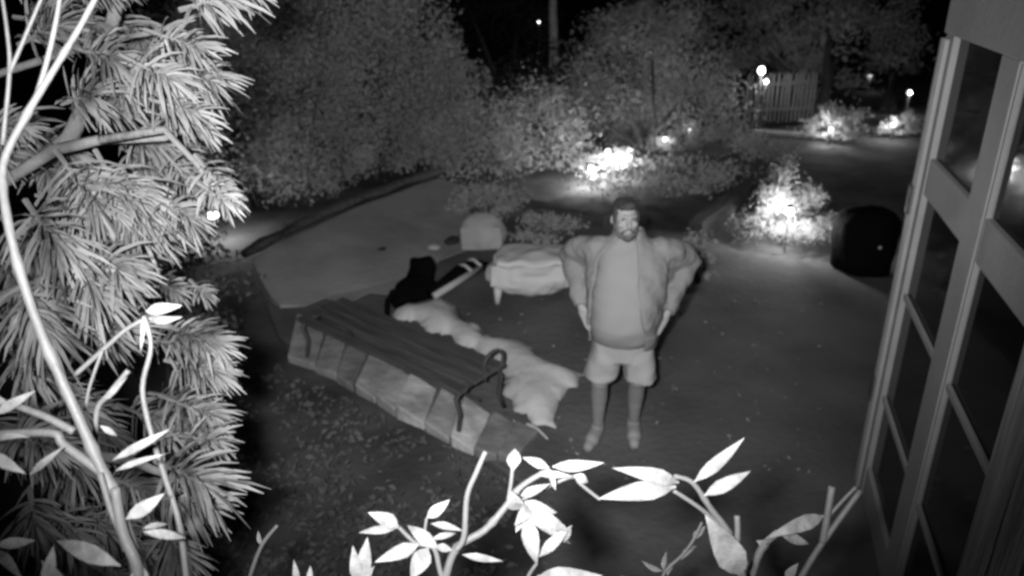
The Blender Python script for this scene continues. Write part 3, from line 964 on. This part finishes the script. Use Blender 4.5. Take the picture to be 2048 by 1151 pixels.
def spray(base, tip, nlen, count, wd, m, droop=.25, spread=(25, 75), first=.25):
    ax = tip - base
    L_ = ax.length; ax.normalize()
    mb = MB()
    mb.tube([base, base.lerp(tip, .5), tip], [.008, .006, .003], 5)
    u_ = ax.orthogonal().normalized(); v_ = ax.cross(u_)
    for k in range(count):
        t = first + (1 - first) * (k / count) ** .8
        ph = k * 2.39996 + random.uniform(-.3, .3)
        an = R(spread[1] + (spread[0] - spread[1]) * t + random.uniform(-10, 10))
        rad = u_ * math.cos(ph) + v_ * math.sin(ph)
        d = (ax * math.cos(an) + rad * math.sin(an)).normalized()
        l = nlen * random.uniform(.7, 1.15)
        p0 = base.lerp(tip, t)
        g_ = Vector((0, 0, -1))
        p1 = p0 + d * l * .4
        p2 = p1 + (d + g_ * droop * .6).normalized() * l * .33
        p3 = p2 + (d + g_ * droop * 1.3).normalized() * l * .27
        view = (CAMV - p0).normalized()
        nn = (view * .6 + Vector((random.uniform(-1, 1), random.uniform(-1, 1), random.uniform(-1, 1)))).normalized()
        strip(mb, [p0, p1, p2, p3], [wd * .55, wd, wd * .85, wd * .18], nn)
    o = mb.build('needle_spray', M[m])
    return adopt(o, con)


def px(pts_, d):
    return [P(q[0], q[1], d + (q[2] if len(q) > 2 else 0)) for q in pts_]


def bough(pts_, r):
    mb = MB(); n_ = len(pts_)
    mb.tube(pts_, [r[0] + (r[1] - r[0]) * i / (n_ - 1) for i in range(n_)], 8)
    return adopt(mb.build('branch', M['twigbark'], None, True), con)


trunk_top = Vector((-2.6, 1.75, 5.2))
mb = MB(); mb.tube([(-2.6, 1.7, -.1), (-2.58, 1.72, 1.6), (-2.62, 1.75, 3.4), trunk_top], [.13, .11, .08, .04], 12)
adopt(mb.build('trunk', M['bark'], None, True), con)
bough([Vector((-2.6, 1.74, 3.6))] + px([(-60, 380), (60, 340), (140, 275), (200, 150), (235, 0), (245, -90)], 2.35), (.034, .018))
bough([Vector((-2.6, 1.74, 2.9))] + px([(-80, 420), (110, 300), (200, 280), (330, 275), (400, 245)], 2.2), (.026, .009))
bough(px([(200, 280), (330, 260), (395, 330), (440, 400)], 2.1), (.014, .006))
bough([Vector((-2.6, 1.73, 2.4))] + px([(-60, 620), (90, 560), (250, 600), (330, 650), (420, 690)], 2.3), (.03, .008))
bough([Vector((-2.6, 1.73, 2.0))] + px([(-60, 900), (120, 900), (260, 920), (390, 970)], 2.0), (.03, .008))
bough([Vector((-2.6, 1.73, 3.4))] + px([(-40, 160), (180, 90), (330, 60), (440, 10)], 2.35), (.018, .006))
main = [((360, 20), (455, -5), 2.1, .13, 46), ((400, -40), (500, -20), 2.2, .10, 40), ((290, 60), (390, 95), 2.1, .12, 46), ((330, 120), (400, 150), 2.2, .10, 40), ((240, 110), (340, 160), 2.05, .12, 46),
        ((270, 190), (385, 225), 2.1, .11, 50), ((320, 230), (410, 260), 2.2, .09, 40), ((190, 300), (265, 430), 2.2, .21, 60), ((110, 300), (200, 420), 2.15, .19, 60), ((240, 330), (290, 420), 2.2, .17, 46),
        ((50, 400), (120, 500), 1.95, .16, 56), ((390, 310), (450, 385), 2.1, .095, 46), ((395, 365), (445, 400), 2.05, .085, 34), ((140, 480), (190, 590), 2.0, .16, 56), ((30, 540), (90, 660), 1.9, .17, 60),
        ((180, 500), (235, 540), 2.05, .15, 50), ((330, 650), (430, 690), 2.3, .11, 90), ((330, 720), (430, 745), 2.35, .11, 80), ((320, 790), (420, 830), 2.3, .12, 60), ((300, 560), (350, 580), 2.6, .09, 30),
        ((380, 560), (410, 590), 2.7, .08, 24), ((310, 920), (405, 965), 1.95, .17, 46), ((290, 980), (380, 1010), 2.0, .15, 40), ((60, 980), (70, 1050), 2.0, .13, 40), ((10, 860), (90, 890), 1.95, .13, 40),
        ((110, 1010), (140, 1070), 2.05, .11, 34), ((20, 700), (60, 740), 2.1, .14, 40), ((360, 870), (430, 880), 2.2, .10, 34)]
for a, b, d, nl, ct in main:
    spray(P(a[0], a[1], d), P(b[0], b[1], d - .06), nl, int(ct * 1.4), .0105 if nl > .12 else .009, 'needle', .35)
for k in range(76):
    u, v = random.uniform(-60, 330), random.uniform(-60, 1180)
    if u > 260 and 480 < v < 640: continue
    d = random.uniform(2.15, 2.55)
    a = random.uniform(-.5, 1.2)
    ln = random.uniform(60, 120)
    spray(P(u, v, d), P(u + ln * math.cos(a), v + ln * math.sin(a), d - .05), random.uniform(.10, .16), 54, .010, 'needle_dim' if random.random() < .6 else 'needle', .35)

# ------------------------------------------------------------------ bamboo


def smooth_path(pts_, k=5):
    out = []
    n_ = len(pts_)
    for i in range(n_ - 1):
        p0, p1, p2, p3 = pts_[max(i - 1, 0)], pts_[i], pts_[i + 1], pts_[min(i + 2, n_ - 1)]
        for j in range(k):
            t = j / k
            out.append(.5 * ((2 * p1) + (p2 - p0) * t + (2 * p0 - 5 * p1 + 4 * p2 - p3) * t * t + (3 * p1 - p0 - 3 * p2 + p3) * t ** 3))
    out.append(pts_[-1])
    return out


def culm(root, pts_, d, r0, r1, name='culm', joints=True):
    q = smooth_path(px(pts_, d))
    mb = MB(); n_ = len(q)
    rad = [(r0 + (r1 - r0) * i / (n_ - 1)) for i in range(n_)]
    if joints: rad = [r * (1.28 if i % 7 == 3 else 1) for i, r in enumerate(rad)]
    mb.tube(q, rad, 8)
    return adopt(mb.build(name, M['culm'], None, True), root)


def leaf(root, a, b, d, w_px, dz=0.0, roll=0.0, bend=.06):
    """A lance-shaped bamboo blade with a folded midrib from base pixel to tip pixel."""
    A, B = P(a[0], a[1], d), P(b[0], b[1], d + dz)
    ax = (B - A); L_ = ax.length; t = ax.normalized()
    view = (CAMV - A).normalized()
    s_ = t.cross(view).normalized()
    n_ = s_.cross(t)
    s_, n_ = s_ * math.cos(roll) + n_ * math.sin(roll), n_ * math.cos(roll) - s_ * math.sin(roll)
    wd = w_px * d / F_PX * .96
    roll += random.uniform(-.35, .35); bend += random.uniform(-.05, .08)
    prof_ = ((0, .10), (.06, .22), (.18, .68), (.34, 1.0), (.52, .92), (.7, .66), (.86, .32), (1, .02))
    vs_, fs_ = [], []
    for x, k in prof_:
        c_ = A + t * (L_ * x) + n_ * (bend * L_ * math.sin(math.pi * x)) + s_ * (.03 * L_ * math.sin(2.4 * x))
        h = wd * k / 2
        vs_ += [c_ - s_ * h + n_ * h * .35, c_, c_ + s_ * h + n_ * h * .35]
    for i in range(len(prof_) - 1):
        o_ = i * 3
        fs_ += [(o_, o_ + 1, o_ + 4, o_ + 3), (o_ + 1, o_ + 2, o_ + 5, o_ + 4)]
    mb = MB(); mb.add(vs_, fs_)
    return adopt(mb.build('leaf', M['bleaf'], None, True), root)


def rooted(root, p_px, d, r):
    """The unseen lower stretch of a culm, down to the soil."""
    q = P(p_px[0], p_px[1], d)
    g_ = Vector((root.location.x, root.location.y, -.1))
    mb = MB(); mb.tube(smooth_path([g_, g_.lerp(q, .5) + Vector((0, .06, .1)), q]), r, 8)
    adopt(mb.build('culm', M['culm'], None, True), root)


# tall arching bamboo at far left
DL = 1.25
b1 = P(290, 1190, DL)
bam = empty('bamboo', (b1.x - .1, b1.y, 0), 0, 'tall pale bamboo stem arching up in front of the conifer', 'bamboo')
culm(bam, [(292, 1190, 0), (262, 1085, 0), (221, 971, 0), (200, 930, 0), (154, 827, 0), (87, 678, 0), (44, 555, 0), (15, 438, 0), (6, 331, 0.02), (54, 229, .04), (107, 141, .06), (160, 54, .08), (205, -30, .1)], DL, .0105, .005)
rooted(bam, (292, 1190), DL, .013)
culm(bam, [(5, 290), (19, 146), (15, 70), (2, -20)], DL + .1, .004, .003, 'twig', False)
culm(bam, [(19, 146), (63, 44), (90, -20)], DL + .1, .004, .003, 'twig', False)
culm(bam, [(66, 215), (92, 131), (112, 44), (122, -20)], DL + .06, .005, .004, 'twig', False)
culm(bam, [(-20, 868), (103, 865), (128, 889), (205, 945)], DL, .007, .008, 'twig', False)
culm(bam, [(20, 806), (90, 832), (148, 862)], DL, .006, .007, 'twig', False)
culm(bam, [(230, 975), (245, 1060), (272, 1125), (280, 1180)], DL - .03, .008, .010, 'twig', False)
culm(bam, [(200, 945), (222, 1020), (242, 1068), (252, 1100)], DL - .02, .005, .005, 'twig', False)
culm(bam, [(380, 1190), (372, 1150), (359, 1048), (329, 950), (303, 868), (285, 776), (302, 693), (288, 632)], DL + .12, .006, .0045, 'twig', False)
culm(bam, [(149, 750), (205, 700), (250, 660), (284, 640)], DL + .12, .005, .004, 'twig', False)
culm(bam, [(257, 740), (215, 790), (195, 817), (190, 880)], DL + .1, .005, .005, 'twig', False)
culm(bam, [(205, 700), (180, 770), (170, 820)], DL + .1, .003, .003, 'twig', False)
for a, b, w_, r_ in (((293, 622), (364, 609), 24, .2), ((296, 636), (364, 631), 18, -.3), ((286, 632), (283, 705), 9, .4), ((226, 919), (339, 855), 18, .2), ((232, 940), (330, 905), 14, .4), ((252, 1037), (328, 984), 30, 0),
                     ((287, 1062), (372, 1073), 20, .2), ((286, 1056), (335, 1046), 14, .5), ((241, 1130), (112, 1084), 36, .1), ((-10, 1089), (70, 1078), 24, .2), ((-20, 905), (53, 945), 24, 0), ((-10, 828), (70, 779), 22, .3),
                     ((60, 948), (128, 889), 16, .4), ((20, 806), (-40, 790), 22, .2), ((90, 1180), (105, 1090), 26, .2), ((205, 800), (252, 752), 12, .1), ((200, 850), (235, 870), 12, .1), ((140, 1180), (80, 1120), 22, .2),
                     ((285, 1130), (265, 1190), 36, .2), ((-10, 1100), (50, 1160), 22, .3), ((-10, 880), (60, 872), 16, .6)):
    leaf(bam, a, b, DL - .02, w_, random.uniform(-.05, .05), r_)

# centre clump of overexposed bamboo
DB = 1.42
c_ = P(890, 1190, DB)
bc = empty('bamboo', (c_.x, c_.y + .05, 0), 0, 'overexposed bamboo shoot with crowded leaves at bottom centre', 'bamboo')
culm(bc, [(884, 1190), (892, 1150), (914, 1094), (969, 1059), (1008, 1016), (1039, 975), (1078, 949), (1101, 938)], DB, .009, .005)
rooted(bc, (884, 1190), DB, .010)
culm(bc, [(912, 1098), (928, 1072), (934, 992), (952, 945), (971, 902)], DB - .02, .0062, .005, 'twig', False)
culm(bc, [(1016, 1000), (1022, 965), (1025, 935)], DB, .004, .004, 'twig', False)
culm(bc, [(1030, 1005), (1090, 975), (1145, 952), (1160, 966), (1200, 998)], DB, .004, .0035, 'twig', False)
culm(bc, [(1046, 1180), (1058, 1148), (1074, 1125)], DB, .004, .0035, 'twig', False)
culm(bc, [(895, 1190), (880, 1140), (867, 1094), (832, 1085), (797, 1052)], DB, .006, .004, 'twig', False)
culm(bc, [(867, 1094), (850, 1074), (853, 1035)], DB, .004, .003, 'twig', False)
for a, b, w_, r_ in (((1026, 940), (1029, 896), 30, .1), ((1098, 934), (1045, 915), 20, .1), ((1105, 932), (1208, 922), 24, 0), ((1078, 949), (1146, 950), 16, .3), ((1098, 936), (1112, 980), 14, .3), ((1148, 949), (1176, 962), 20, .2),
                     ((1039, 1014), (1142, 1060), 34, .1), ((1036, 1006), (1114, 1022), 34, -.1), ((1051, 1030), (1076, 1127), 36, .1), ((1078, 1112), (1143, 1048), 24, .2), ((1047, 1030), (1142, 1084), 18, .3), ((1036, 1018), (1020, 980), 34, .2),
                     ((1074, 1152), (1206, 1147), 38, .1), ((925, 1108), (1006, 1119), 16, .2), ((797, 1051), (735, 1025), 30, 0), ((797, 1053), (718, 1066), 18, .2), ((853, 1035), (899, 997), 24, .1), ((862, 1046), (926, 1059), 16, .3),
                     ((862, 1078), (912, 1064), 14, .3), ((878, 1096), (814, 1051), 28, .1), ((838, 1088), (750, 1125), 30, .1), ((856, 1094), (822, 1160), 40, .1), ((870, 1092), (905, 1098), 18, .3), ((1060, 1010), (1030, 1050), 28, .2),
                     ((1046, 1035), (1032, 1064), 14, .2), ((1041, 990), (1100, 965), 20, .2), ((1141, 1051), (1128, 1085), 14, .2)):
    leaf(bc, a, b, DB - .015, w_, random.uniform(-.04, .04), r_)

c_ = P(720, 1200, DB)
bl = empty('bamboo', (c_.x, c_.y, 0), 0, 'white bamboo leaf tips poking up left of the centre clump', 'bamboo')
rooted(bl, (722, 1165), DB, .006)
for a, b, w_, r_ in (((719, 1165), (733, 1073), 34, .1), ((716, 1165), (704, 1090), 26, .2), ((722, 1165), (748, 1130), 20, .2), ((594, 1170), (586, 1118), 14, .1), ((618, 1170), (620, 1130), 13, .1)):
    leaf(bl, a, b, DB, w_, random.uniform(-.03, .03), r_)
culm(bl, [(722, 1170), (660, 1185), (606, 1172), (594, 1165)], DB, .004, .003, 'twig', False)

c_ = P(1485, 1200, DB)
br = empty('bamboo', (c_.x, c_.y, 0), 0, 'overexposed bamboo shoot with spread leaves below the feet of the man', 'bamboo')
culm(br, [(1486, 1190), (1483, 1145), (1455, 1062), (1423, 1018), (1385, 964), (1347, 951)], DB, .0095, .004)
rooted(br, (1486, 1190), DB, .010)
culm(br, [(1458, 1068), (1404, 1018), (1347, 980)], DB, .005, .004, 'twig', False)
culm(br, [(1474, 1095), (1475, 1060), (1474, 1030)], DB, .006, .006, 'twig', False)
for a, b, w_, r_ in (((1358, 964), (1224, 938), 32, 0), ((1352, 972), (1196, 1000), 40, .1), ((1388, 963), (1487, 872), 26, .1), ((1408, 990), (1500, 939), 28, .1), ((1486, 1150), (1408, 1030), 62, .1), ((1480, 1150), (1468, 1070), 40, .2), ((1352, 960), (1290, 955), 34, .3)):
    leaf(br, a, b, DB - .01, w_, random.uniform(-.04, .04), r_)

c_ = P(1500, 1200, 1.6)
bs = empty('bamboo', (c_.x, c_.y, 0), 0, 'thin forked bamboo stems reaching toward the sunroom at lower right', 'bamboo')
culm(bs, [(1495, 1190), (1503, 1145), (1528, 1088), (1563, 1062), (1580, 1055)], 1.55, .011, .005, 'culm')
rooted(bs, (1495, 1190), 1.55, .010)
culm(bs, [(1590, 1190), (1604, 1151), (1645, 1084), (1721, 980)], 1.55, .008, .006, 'culm', False)
rooted(bs, (1590, 1190), 1.55, .008)
culm(bs, [(1645, 1084), (1652, 1045), (1664, 972)], 1.55, .008, .0075, 'twig', False)
culm(bs, [(1660, 1028), (1690, 995), (1712, 973)], 1.55, .004, .004, 'twig', False)
for a, b, w_, r_ in (((1648, 1030), (1534, 1077), 30, .1), ((1560, 1066), (1618, 1085), 22, .2), ((1535, 1090), (1512, 1080), 18, .2), ((1572, 1160), (1596, 1124), 20, .3), ((1560, 1060), (1530, 1078), 14, .3)):
    leaf(bs, a, b, 1.54, w_, random.uniform(-.03, .03), r_)

c_ = P(1330, 1210, 2.0)
bd_ = empty('bamboo', (c_.x, c_.y, 0), 0, 'dim small bamboo twig low between the two overexposed shoots', 'bamboo')
culm(bd_, [(1320, 1190), (1328, 1145), (1363, 1110), (1385, 1081), (1404, 1043)], 2.0, .005, .004, 'culm', False)
rooted(bd_, (1320, 1190), 2.0, .006)
for a, b, w_, r_ in (((1363, 1118), (1393, 1090), 18, .7), ((1328, 1140), (1332, 1102), 16, .8), ((1326, 1140), (1282, 1120), 16, .8), ((1335, 1150), (1352, 1120), 14, .7), ((1300, 1160), (1240, 1150), 18, .8), ((1386, 1080), (1410, 1050), 18, .6)):
    leaf(bd_, a, b, 2.0, w_, .04, r_)
c_ = P(500, 1210, 2.0)
be = empty('bamboo', (c_.x, c_.y, 0), 0, 'single dim bare bamboo twig right of the lowest conifer spray', 'bamboo')
culm(be, [(492, 1190), (500, 1151), (523, 1090), (555, 1049)], 2.0, .007, .005, 'culm', False)
rooted(be, (492, 1190), 2.0, .007)
leaf(be, (524, 1090), (516, 1060), 2.0, 10, .02, .5)
